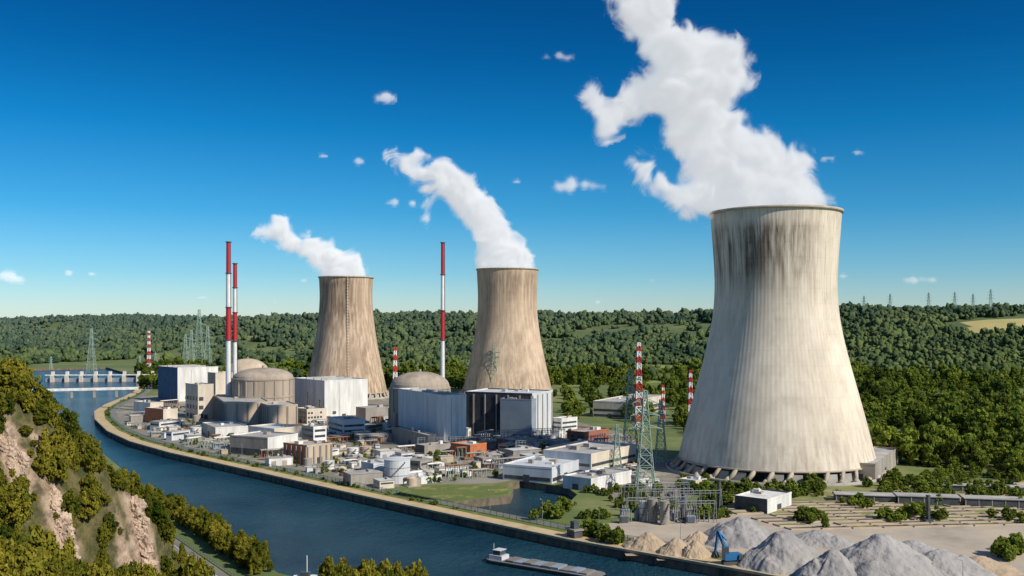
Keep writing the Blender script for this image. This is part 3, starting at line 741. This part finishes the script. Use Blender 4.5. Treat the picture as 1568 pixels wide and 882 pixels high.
for i in range(6000):
    px,py=U(190,1000),U(620,748)
    if not inpoly(px,py,zone): continue
    x,y=G(px,py); w_,d_,h_=U(8,28),U(6,14),U(3,8)
    if R()<.35 or i>2500: w_,d_,h_=U(3,9),U(2.5,5),U(2.4,4.5)
    if not clear(x,y,w_*.45): continue
    occ.append((x,y,w_*.62)); s=MB(); yaw=random.choice([.5,.55,.5,1.05]); m1=random.choice(cm)
    kind=R()
    if kind<.15:
        r=U(1.5,4.2); s.lathe(x,y,[(r,0),(r,h_),(r*.5,h_+.7),(.2,h_+1)],16,0); s.beam((x+r,y,0),(x+r,y,h_+1),.15,1); s.box(x,y,0,2*r+2,2*r+2,.4,yaw,1); s.build('small_tank',[m1,mConc])
    elif kind<.45:
        w_=max(w_,9)
        for q in range(int(w_/3)+1):
            a=Vector((x+math.cos(yaw)*q*3,y+math.sin(yaw)*q*3,0)); b=a+Vector((-math.sin(yaw)*4,math.cos(yaw)*4,0))
            s.beam(a,a+Vector((0,0,h_)),.16,1); s.beam(b,b+Vector((0,0,h_)),.16,1); s.beam(a+Vector((0,0,h_)),b+Vector((0,0,h_)),.16,1)
        for q in range(3):
            a=Vector((x-math.sin(yaw)*(1+q),y+math.cos(yaw)*(1+q),h_+.5)); s.beam(a,a+Vector((math.cos(yaw),math.sin(yaw),0))*w_,.3,0)
        s.build('pipe_rack',[random.choice([mPylS,mConc,mWhite,mRust]),random.choice([mOrange,mPylS,mPylG,mRust])])
    else:
        s.box(x,y,0,w_,d_,h_,yaw,0,1)
        c,sn=math.cos(yaw),math.sin(yaw)
        if R()<.5:
            s.box(x+sn*(d_/2+.04),y-c*(d_/2+.04),h_*.55,w_*.86,.08,h_*.2,yaw,2); s.box(x-c*(w_/2+.04),y-sn*(w_/2+.04),h_*.55,.08,d_*.8,h_*.2,yaw,2)
        else:
            for q in range(int(w_/7)):
                o=-w_/2+2+q*7; s.box(x+c*(o+1)+sn*(d_/2+.04),y+sn*(o+1)-c*(d_/2+.04),0,3,.08,h_*.6,yaw,3)
        s.box(x+c*w_*.2,y+sn*w_*.2,h_,w_*.12,d_*.3,1.0,yaw,3); s.box(x,y,h_-.25,w_+.5,d_+.5,.2,yaw,3)
        s.build('storage_shed',[m1,random.choice([mRoof,mRoofL,mRoof,mConc,mBeigeL]),mGlass,mConc])
    n+=1
    if n>270: break
print('sheds',n)
def carmesh(m):
    s=MB(); s.box(0,0,.35,4.3,1.75,.55,0,0); 
    k=len(s.v); L0,L1,wb,wt=-1.7,1.0,.82,.65
    s.v+= [(L0,-wb,.9),(L1+.3,-wb,.9),(L1+.3,wb,.9),(L0,wb,.9),(L0+.4,-wt,1.42),(L1-.4,-wt,1.42),(L1-.4,wt,1.42),(L0+.4,wt,1.42)]
    for i,f in enumerate([(4,5,6,7),(0,1,5,4),(1,2,6,5),(2,3,7,6),(3,0,4,7)]): s.f.append(tuple(k+j for j in f)); s.m.append(0 if i==0 else 1)
    for wx in (-1.3,1.35):
        for wy in (-.8,.8):
            c=[(wx+.33*math.cos(a*math.pi/4),wy,.33+.33*math.sin(a*math.pi/4)) for a in range(8)]; c2=[(p[0],wy+(.1 if wy>0 else -.1),p[2]) for p in c]
            s.poly(c,2); s.poly(c2,2)
            for a in range(8): s.poly([c[a],c[(a+1)%8],c2[(a+1)%8],c2[a]],2)
    ob=s.build('parked_car',[m,mGlass,mDark]); me=ob.data; bpy.data.objects.remove(ob); return me
cms=[carmesh(m) for m in CARM]; n=0
for i in range(4000):
    px,py=U(190,1080),U(620,760)
    if not (inpoly(px,py,zone) or (1000<px<1080 and py>745)): continue
    x,y=G(px,py)
    if not clear(x,y,2.2): continue
    ob=bpy.data.objects.new('parked_car',random.choice(cms)); ob.location=(x,y,.06); ob.rotation_euler=(0,0,random.choice([.5,2.07])); scene.collection.objects.link(ob)
    occ.append((x,y,2.5)); n+=1
    if n>120: break
pts=[]
for i in range(9000):
    px,py=U(160,1568),U(615,815)
    x,y=G(px,py); ok=False
    if inpoly(px,py,zone) and R()<.3: ok=True
    if 1040<px<1568 and 725<py<762 and N3(x*.03,y*.03,3)>-.12: ok=True
    if 880<px<1120 and 745<py<795 and N3(x*.04,y*.04,3)>.05: ok=True
    if 1120<px<1568 and 762<py<812 and N3(x*.05,y*.05,3)>.3: ok=True
    if not ok or not clear(x,y,.5) or math.hypot(x-162,y-603)<70 or inpoly(x,y,basin): continue
    k=U(.4,1.1)*(.75 if px<1000 else 1); pts.append((x,y,-.2,6*k,6*k*U(.7,1.2)))
qo=offset(qd,11)
for a,b in zip(qo[:-1],qo[1:]):
    for j in range(5):
        t=R(); 
        if N3(a[0]*.02,a[1]*.02,2)>-.15: k=U(.3,.7); pts.append((a[0]+(b[0]-a[0])*t+U(-2,2),a[1]+(b[1]-a[1])*t+U(-2,2),-.2,5*k,4*k))
for px,py in [(820,793),(835,790),(850,792),(862,786),(1365,736),(1380,742),(1250,752),(1245,745),(905,822),(925,826),(945,830),(1530,850),(1545,856),(1555,848),(1440,770),(1560,770)]:
    for j in range(6): 
        x,y=G(px+U(-8,8),py+U(-4,4)); 
        if not inpoly(x,y,basin): k=U(.8,1.3); pts.append((x,y,-.2,5.5*k,6*k))
scatter('shrubs',pts,cMid,6)
s=MB(); fo=dens(offset(qd,13),4)
for a,b in zip(fo[:-1],fo[1:]):
    s.beam((*a,0),(*a,2.6),.08)
    for z in (.3,.9,1.5,2.1,2.5): s.beam((*a,z),(*b,z),.05)
s.build('perimeter_fence',[mGreenF])
sm=MB(); sm.lathe(0,0,[(.14,0),(.08,9)],8,0); sm.beam((0,0,9),(1.6,0,9.3),.06,0); sm.box(1.8,0,9.2,.9,.35,.18,0,1); o=sm.build('street_lamp',[mPylS,mWPaint]); lm=o.data; bpy.data.objects.remove(o)
lo=dens(offset(qd,21),38)
for p in lo[4:-6]:
    ob=bpy.data.objects.new('street_lamp',lm); ob.location=(*p,0); ob.rotation_euler=(0,0,2); scene.collection.objects.link(ob)
rd=dens([(-60,290),(-84,318),(-101,342),(-121,372),(-142,404),(-168,444),(-200,490),(-240,550)],12)
strip('riverside_road',rd,-3.6,3.6,.12,mAsphOld,.12); strip('road_line',rd,-.12,.12,.128,mWPaint)
s=MB()
for o in (-4.6,4.6):
    q=dens(offset(rd,o),3)
    for a,b in zip(q[:-1],q[1:]): s.beam((*a,0),(*a,1),.08); s.beam((*a,.85),(*b,.85),.12)
s.build('guard_rail',[mPylS])

def pile(name,px,py,rpx,tpy,mat,asp=.8,seed=1,lobes=3):
    x,y=G(px,py); k=y/F; r=rpx*k; h=HT(tpy,y); n=64; vs=[];fs=[]
    rn=random.Random(seed); L=[(0,0,1,1)]+[(rn.uniform(-.55,.55),rn.uniform(-.4,.4),rn.uniform(.4,.75),rn.uniform(.45,.7)) for _ in range(lobes)]
    for j in range(n+1):
        for i in range(n+1):
            u=-1.1+2.2*i/n; v=-1.1+2.2*j/n; z=-.2
            for a,b,hh,rr in L:
                d=math.hypot(u-a,v-b)/rr*(1+.18*N3(u*3+seed,v*3,a)); z=max(z,hh*(1-d))
            an=math.atan2(v,u); z=z+ (.05*N3(u*9+seed,v*9)+.08*abs(N3(math.cos(an)*6+seed,math.sin(an)*6,.3)))*(1 if z>-.1 else 0)
            z=z*h if z<.9 else (.9+(z-.9)*.4)*h
            vs.append((x+u*r,y+v*r*asp,z))
    for j in range(n):
        for i in range(n): a=j*(n+1)+i; fs.append((a,a+1,a+n+2,a+n+1))
    me=bpy.data.meshes.new(name); me.from_pydata(vs,[],fs); me.materials.append(mat); me.polygons.foreach_set('use_smooth',[True]*len(fs))
    scene.collection.objects.link(bpy.data.objects.new(name,me))
pile('gravel_pile',1135,826,62,789,mGreyPile,1.0,1); pile('gravel_pile',1200,864,72,809,mGreyPile,.9,2,2); pile('gravel_pile',1350,884,105,813,mGreyPile,.9,3,5)
pile('gravel_pile',1275,890,60,838,mGreyPile,.9,4); pile('gravel_pile',1440,880,80,838,mGreyPile,.8,5,4); pile('gravel_pile',1250,830,50,810,mGreyPile,.8,15,4); pile('gravel_pile',1400,850,60,826,mGreyPile,.8,16,4)
pile('sand_pile',992,838,34,813,mSandPile,.9,6); pile('sand_pile',1035,846,30,822,mSandPile,.9,7); pile('sand_pile',1065,850,26,826,mSandPile,.9,8); pile('sand_pile',1070,828,22,812,mSandPile,.9,9); pile('gravel_pile',1500,872,60,850,mSandPile,.8,10)
x,y=G(1118,864); s=MB()
for o in (-1.6,1.6): s.box(x,y+o,0,6,.9,1.3,.2,1)
s.lathe(x,y,[(1.2,1.2),(1.2,1.8)],16,1); s.box(x+.6,y,1.8,6.5,3.2,2.4,.2,0); s.box(x-2,y-1,4.2,2.2,1.6,2.4,.2,2); s.box(x-2,y-1,6.6,2.3,1.7,.2,.2,0); s.box(x+3.4,y,2,1.6,3.4,1.8,.2,1)
s.beam((x-1,y,4),(x-4.5,y,12.5),.5,0); s.beam((x-4.5,y,12.5),(x-1.2,y,9.0),.3,0); s.beam((x-4.5,y,12.5),(x-5.6,y,4.5),.35,0); s.beam((x-5.6,y,4.5),(x-6.5,y,2.5),.6,1); s.beam((x-5.6,y,4.5),(x-4.6,y,2.5),.6,1); s.beam((x-1,y-.6,4.5),(x-3.4,y-.6,8.5),.18,2)
s.build('blue_excavator',[mBlueP,mDark,mGlass])
x,y=G(880,822); s=MB(); s.box(x,y,-6,4,6,9,.5,0); s.box(x,y,3,5,7,.6,.5,1); s.box(x,y,3.6,2.5,3,3,.5,0); s.lathe(x+5,y+2,[(1.2,-5),(1.2,2)],12,0); s.build('intake_gatehouse',[mDark,mConc])
s=MB(); o=Vector((*G(1212,812),0)); ax=Vector((1,.10,0)).normalized(); ay=Vector((-.45,1,0)).normalized()
for j in range(9):
    for i in range(10):
        q=o+ax*i*14+ay*j*7.6
        if R()<.14: continue
        s.obox(q,ax*13,ay*.5,(0,0,.7),1); s.obox(q+ay*4.5,ax*13,ay*.5,(0,0,.7),1); s.obox(q+ay*.5,ax*.5,ay*4,(0,0,.7),1); s.obox(q+ay*.5+ax*12.5,ax*.5,ay*4,(0,0,.7),1)
        s.obox(q+ay*.5+ax*.5,ax*12,ay*4,(0,0,.35+.1*R()),random.choice([0,0,2,0,3,3]))
s.build('settling_beds',[mDarkBed,mBeige,mGrass,mDry])
s=MB(); a=Vector((*G(40,606),0)); b=Vector((*G(212,602),0)); dv=(b-a); L=dv.length; dv.normalize(); nv=Vector((-dv.y,dv.x,0))
s.obox(a-nv*5+Vector((0,0,5)),dv*L,nv*10,(0,0,1.6),0)
for o in (-5,4.8): s.obox(a+nv*o+Vector((0,0,6.6)),dv*L,nv*.2,(0,0,1.1),0)
for t in (.2,.4,.6,.8): q=a+dv*L*t; s.obox(q-nv*4-dv*1.5-Vector((0,0,7)),dv*3,nv*8,(0,0,11.9),1)
s.build('road_bridge',[mWhite,mConc])
s=MB(); a=Vector((*G(70,581),0)); b=Vector((*G(245,580),0)); dv=(b-a); L=dv.length; dv.normalize(); nv=Vector((-dv.y,dv.x,0))
s.obox(a-nv*3+Vector((0,0,6)),dv*L,nv*6,(0,0,1.5),0); s.obox(a-nv*1-Vector((0,0,6)),dv*L,nv*2,(0,0,8),2)
for i in range(8):
    q=a+dv*L*(i+.5)/8; s.obox(q-nv*6-dv*2.5-Vector((0,0,6)),dv*5,nv*12,(0,0,12),1); s.obox(q-nv*2.5-dv*2+Vector((0,0,7.5)),dv*4,nv*5,(0,0,5),0)
s.build('river_weir',[mWhite,mBeigeL,mGreyBlue])
a=Vector((*G(748,858,-4),-4)); b=Vector((*G(925,887,-4),-4)); dv=(b-a); L=dv.length; dv.normalize(); nv=Vector((-dv.y,dv.x,0)); s=MB(); Z=Vector((0,0,1))
w=4.6
def P(t,o,z): return a+dv*t*L+nv*o+Z*z
secs=[(0,.35),(.03,.75),(.08,1),(.93,1),(.97,.8),(1,.3)]
for (t,k),(t2,k2) in zip(secs[:-1],secs[1:]):
    for sg in (-1,1): s.poly([P(t,sg*w*k,-.5),P(t2,sg*w*k2,-.5),P(t2,sg*w*k2,1.5),P(t,sg*w*k,1.5)],0); s.poly([P(t,sg*w*k,1.2),P(t2,sg*w*k2,1.2),P(t2,sg*(w*k2+.08),1.5),P(t,sg*(w*k+.08),1.5)],1)
    s.poly([P(t,-w*k,1.45),P(t2,-w*k2,1.45),P(t2,w*k2,1.45),P(t,w*k,1.45)],2)
for i in range(9): s.obox(P(.2+i*.078,-3.4,1.45),dv*L*.07,nv*6.8,Z*(.5+.5*R()),3 if i%2 else 2)
s.obox(P(.04,-2.6,1.45),dv*6,nv*5.2,Z*1.6,1); s.obox(P(.07,-2,3.05),dv*3.2,nv*4,Z*1.8,4); s.obox(P(.065,-2.2,4.85),dv*3.8,nv*4.4,Z*.2,1); s.beam(P(.05,0,3.0),P(.05,0,7),.08,1)
s.build('river_barge',[mHull,mPale,mAsphOld,mGreyBlue,mGlass])
x,y=G(470,886,-4); s=MB()
for t0,t1,k0,k1 in ((-5,-3,.5,1.4),(-3,3,1.4,1.4),(3,5,1.4,.2)):
    for sg in (-1,1): s.poly([(x+t0,y+sg*k0,-4.2),(x+t1,y+sg*k1,-4.2),(x+t1,y+sg*k1*1.1,-2.9),(x+t0,y+sg*k0*1.1,-2.9)],0)
    s.poly([(x+t0,y-k0,-3),(x+t1,y-k1,-3),(x+t1,y+k1,-3),(x+t0,y+k0,-3)],0)
s.box(x-.5,y,-3,3.5,2,1.5,0,1); s.beam((x,y,-3),(x,y,4.5),.12,0); s.build('small_boat',[mWPaint,mGlass])

# ---------------------------------------------------------------- steam + clouds
def steammat(name,K,sc,emis=.37,e0=.14,e1=.74,amp=2.2,g=-.45):
    m,nt,n,l=newmat(name)
    out=n.new('ShaderNodeOutputMaterial'); pv=n.new('ShaderNodeVolumePrincipled')
    pv.inputs['Color'].default_value=(1,1,1,1); pv.inputs['Anisotropy'].default_value=g
    l.new(pv.outputs[0],out.inputs['Volume'])
    at=n.new('ShaderNodeAttribute'); at.attribute_name='density'
    ge=n.new('ShaderNodeNewGeometry')
    t=n.new('ShaderNodeTexNoise'); t.inputs['Scale'].default_value=sc; t.inputs['Detail'].default_value=7; t.inputs['Roughness'].default_value=.64; t.inputs['Distortion'].default_value=1.2
    l.new(ge.outputs['Position'],t.inputs['Vector'])
    b=n.new('ShaderNodeMath'); b.operation='MULTIPLY_ADD'; b.inputs[1].default_value=amp; b.inputs[2].default_value=-amp*.5; l.new(t.outputs[0],b.inputs[0])
    a=n.new('ShaderNodeMath'); a.operation='ADD'; l.new(at.outputs['Fac'],a.inputs[0]); l.new(b.outputs[0],a.inputs[1])
    mr=n.new('ShaderNodeMapRange'); mr.inputs[1].default_value=e0; mr.inputs[2].default_value=e1; mr.inputs[3].default_value=0; mr.inputs[4].default_value=1; l.new(a.outputs[0],mr.inputs[0])
    pw=n.new('ShaderNodeMath'); pw.operation='POWER'; pw.inputs[1].default_value=1.8; l.new(mr.outputs[0],pw.inputs[0])
    gt=n.new('ShaderNodeMath'); gt.operation='GREATER_THAN'; gt.inputs[1].default_value=.001; l.new(at.outputs['Fac'],gt.inputs[0])
    kk=n.new('ShaderNodeMath'); kk.operation='MULTIPLY'; kk.inputs[1].default_value=K; l.new(gt.outputs[0],kk.inputs[0])
    mm=n.new('ShaderNodeMath'); mm.operation='MULTIPLY'; l.new(pw.outputs[0],mm.inputs[0]); l.new(kk.outputs[0],mm.inputs[1])
    l.new(mm.outputs[0],pv.inputs['Density']); pv.inputs['Density Attribute'].default_value=''
    e=n.new('ShaderNodeMath'); e.operation='MULTIPLY'; e.inputs[1].default_value=emis; l.new(mm.outputs[0],e.inputs[0]); l.new(e.outputs[0],pv.inputs['Emission Strength'])  # vapour glows by itself, in place of multiply scattered sunlight
    pv.inputs['Emission Color'].default_value=(.94,.97,1,1)
    return m
def plume(name,d,sph,mat,vox,rem,band,disp=6,dscale=18,depth=1.0,grow=1.1):
    k=d/F; bm=bmesh.new(); rn=random.Random(len(sph))
    for px,py,r in sph:
        x=(px-784)*k; z=CAMZ-(py-494)*k
        mt=Matrix.Translation((x,d+rn.uniform(-.5,.5)*r*k,z))@Matrix.Diagonal((1,depth,1,1))
        bmesh.ops.create_icosphere(bm,subdivisions=3,radius=r*k*grow,matrix=mt)
    me=bpy.data.meshes.new(name); bm.to_mesh(me); bm.free(); me.materials.append(mat)
    ob=bpy.data.objects.new(name,me); scene.collection.objects.link(ob)
    r=ob.modifiers.new('r','REMESH'); r.mode='VOXEL'; r.voxel_size=rem
    tx=bpy.data.textures.new(name,'CLOUDS'); tx.noise_scale=dscale; tx.noise_depth=4
    q=ob.modifiers.new('d','DISPLACE'); q.texture=tx; q.strength=disp*2; q.mid_level=.42; q.texture_coords='GLOBAL'
    ng=bpy.data.node_groups.new(name,'GeometryNodeTree'); ng.interface.new_socket('Geometry',in_out='INPUT',socket_type='NodeSocketGeometry'); ng.interface.new_socket('Geometry',in_out='OUTPUT',socket_type='NodeSocketGeometry')
    nn=ng.nodes; l=ng.links; gi=nn.new('NodeGroupInput'); go=nn.new('NodeGroupOutput'); mv=nn.new('GeometryNodeMeshToVolume'); sm=nn.new('GeometryNodeSetMaterial'); sm.inputs['Material'].default_value=mat
    mv.resolution_mode='VOXEL_SIZE'; mv.inputs['Voxel Size'].default_value=vox; mv.inputs['Interior Band Width'].default_value=band; mv.inputs['Density'].default_value=1
    l.new(gi.outputs[0],mv.inputs[0]); l.new(mv.outputs[0],sm.inputs[0]); l.new(sm.outputs[0],go.inputs[0])
    md=ob.modifiers.new('v','NODES'); md.node_group=ng
    return ob
S1=[(1185,322,60),(1115,318,30),(1150,300,42),(1195,295,45),(1235,305,32),(1262,316,17),(1150,262,52),(1200,262,38),(1095,300,36),(1062,312,26),(1110,235,52),(1160,232,34),(1075,195,47),(1120,190,26),(1050,150,48),(1095,110,44),(1130,120,24),(1040,95,45),(1000,135,32),(965,158,27),(932,190,24),(905,148,20),(915,170,18),(945,168,24),(1080,80,35),(1120,82,22),(1010,58,35),(985,28,34),(965,0,34),(1000,5,32),(950,-35,40),(1010,-25,32),(930,-80,45),(980,-90,40),(985,262,20),(972,250,16),(1005,285,22),(1035,302,24),(1035,205,24),(1215,240,18),(1060,262,20)]
S2=[(775,406,40),(760,385,30),(795,400,20),(750,352,28),(735,325,26),(716,305,26),(696,285,26),(680,265,22),(690,300,15),(665,262,16),(655,290,15),(640,270,17),(622,252,16),(600,242,14),(655,312,12),(655,335,11),(765,350,14),(640,240,12),(660,245,10)]
S3=[(527,418,30),(507,402,23),(542,414,16),(490,390,20),(470,378,18),(450,372,17),(432,356,18),(425,343,15),(407,355,14),(392,360,12),(440,380,10),(500,375,10)]
ms1=steammat('steam',.48,.055); ms2=steammat('steam_mid',.26,.034); mcl=steammat('cloud_vapour',.035,.012,.40,-.05,.55,1.5)
plume('steam_plume',603,S1,ms1,1.5,2.6,12,6,11,.9,1.22); plume('steam_plume',1251,S2,ms2,2.0,4,15,7,18,.9,1.24); plume('steam_plume',1190,S3,ms2,2.0,4,14,7,18,.9,1.25)
def cloud(px,py,w,h):
    rn=random.Random(px); S=[]
    for i in range(9):
        t=rn.uniform(-1,1); S.append((px+t*w*.5,py-rn.uniform(0,.3)*h*(1-abs(t))+.2*h,h*rn.uniform(.28,.5)*(1.1-.5*abs(t))))
    plume('cloud',3200,S,mcl,7,9,26,9,50,1,1.25)
for c in [(885,282,80,24),(615,309,50,14),(1410,427,52,14),(12,423,50,20),(855,86,46,12),(591,149,28,15),(1268,243,30,9),(1314,233,28,8),(1208,243,20,8),(497,238,22,8),(550,245,14,12),(1290,423,24,8),(105,418,24,7),(140,419,20,7),(762,280,16,7),(790,276,9,9),(430,462,28,8),(307,455,26,7),(1352,430,16,6),(915,462,16,6),(466,431,14,6),(1000,430,18,6)]: cloud(*c)

# ---------------------------------------------------------------- light
az=math.radians(125); el=math.radians(38)
sd=Vector((math.sin(az)*math.cos(el),math.cos(az)*math.cos(el),math.sin(el)))
ld=bpy.data.lights.new('sun','SUN'); ld.energy=4.8; ld.angle=math.radians(.5); ld.color=(1,.92,.79)
lo=bpy.data.objects.new('sun',ld); scene.collection.objects.link(lo); lo.rotation_euler=(-sd).to_track_quat('-Z','Y').to_euler()
wd=bpy.data.worlds.new('World'); scene.world=wd; wd.use_nodes=True; nt=wd.node_tree; n=nt.nodes; l=nt.links; n.clear()
out=n.new('ShaderNodeOutputWorld'); bg=n.new('ShaderNodeBackground'); sky=n.new('ShaderNodeTexSky'); sky.sky_type='NISHITA'; sky.sun_disc=False
sky.sun_elevation=el; sky.sun_rotation=az; sky.altitude=200; sky.air_density=1.0; sky.dust_density=.3; sky.ozone_density=3
tc=n.new('ShaderNodeTexCoord'); sp=n.new('ShaderNodeSeparateXYZ'); l.new(tc.outputs['Generated'],sp.inputs[0])
rp=n.new('ShaderNodeValToRGB'); e=rp.color_ramp.elements
e[0].position=0; e[0].color=(.70,.82,.96,1); e[1].position=1; e[1].color=(.70,.75,.80,1)
for p,c in [(.05,(.36,.66,.88)),(.11,(.13,.54,.80)),(.19,(.024,.42,.70)),(.26,(.008,.30,.56)),(.34,(.006,.21,.45)),(.55,(.55,.65,.75))]:
    k=e.new(p); k.color=(*c,1)
l.new(sp.outputs[2],rp.inputs[0]); mx=n.new('ShaderNodeMix'); mx.data_type='RGBA'; mx.blend_type='MULTIPLY'; mx.inputs[0].default_value=1
l.new(sky.outputs[0],mx.inputs[6]); l.new(rp.outputs[0],mx.inputs[7]); l.new(mx.outputs[2],bg.inputs[0]); bg.inputs[1].default_value=.13; l.new(bg.outputs[0],out.inputs[0])
scene.view_settings.view_transform='Standard'; scene.view_settings.look='None'; scene.view_settings.exposure=0
cd=bpy.data.cameras.new('camera'); cd.sensor_width=36; cd.lens=36*F/1568; cd.shift_y=53/1568; cd.clip_end=40000; cd.clip_start=1
co=bpy.data.objects.new('camera',cd); scene.collection.objects.link(co); co.location=(0,0,CAMZ); co.rotation_euler=(math.pi/2,0,0); scene.camera=co
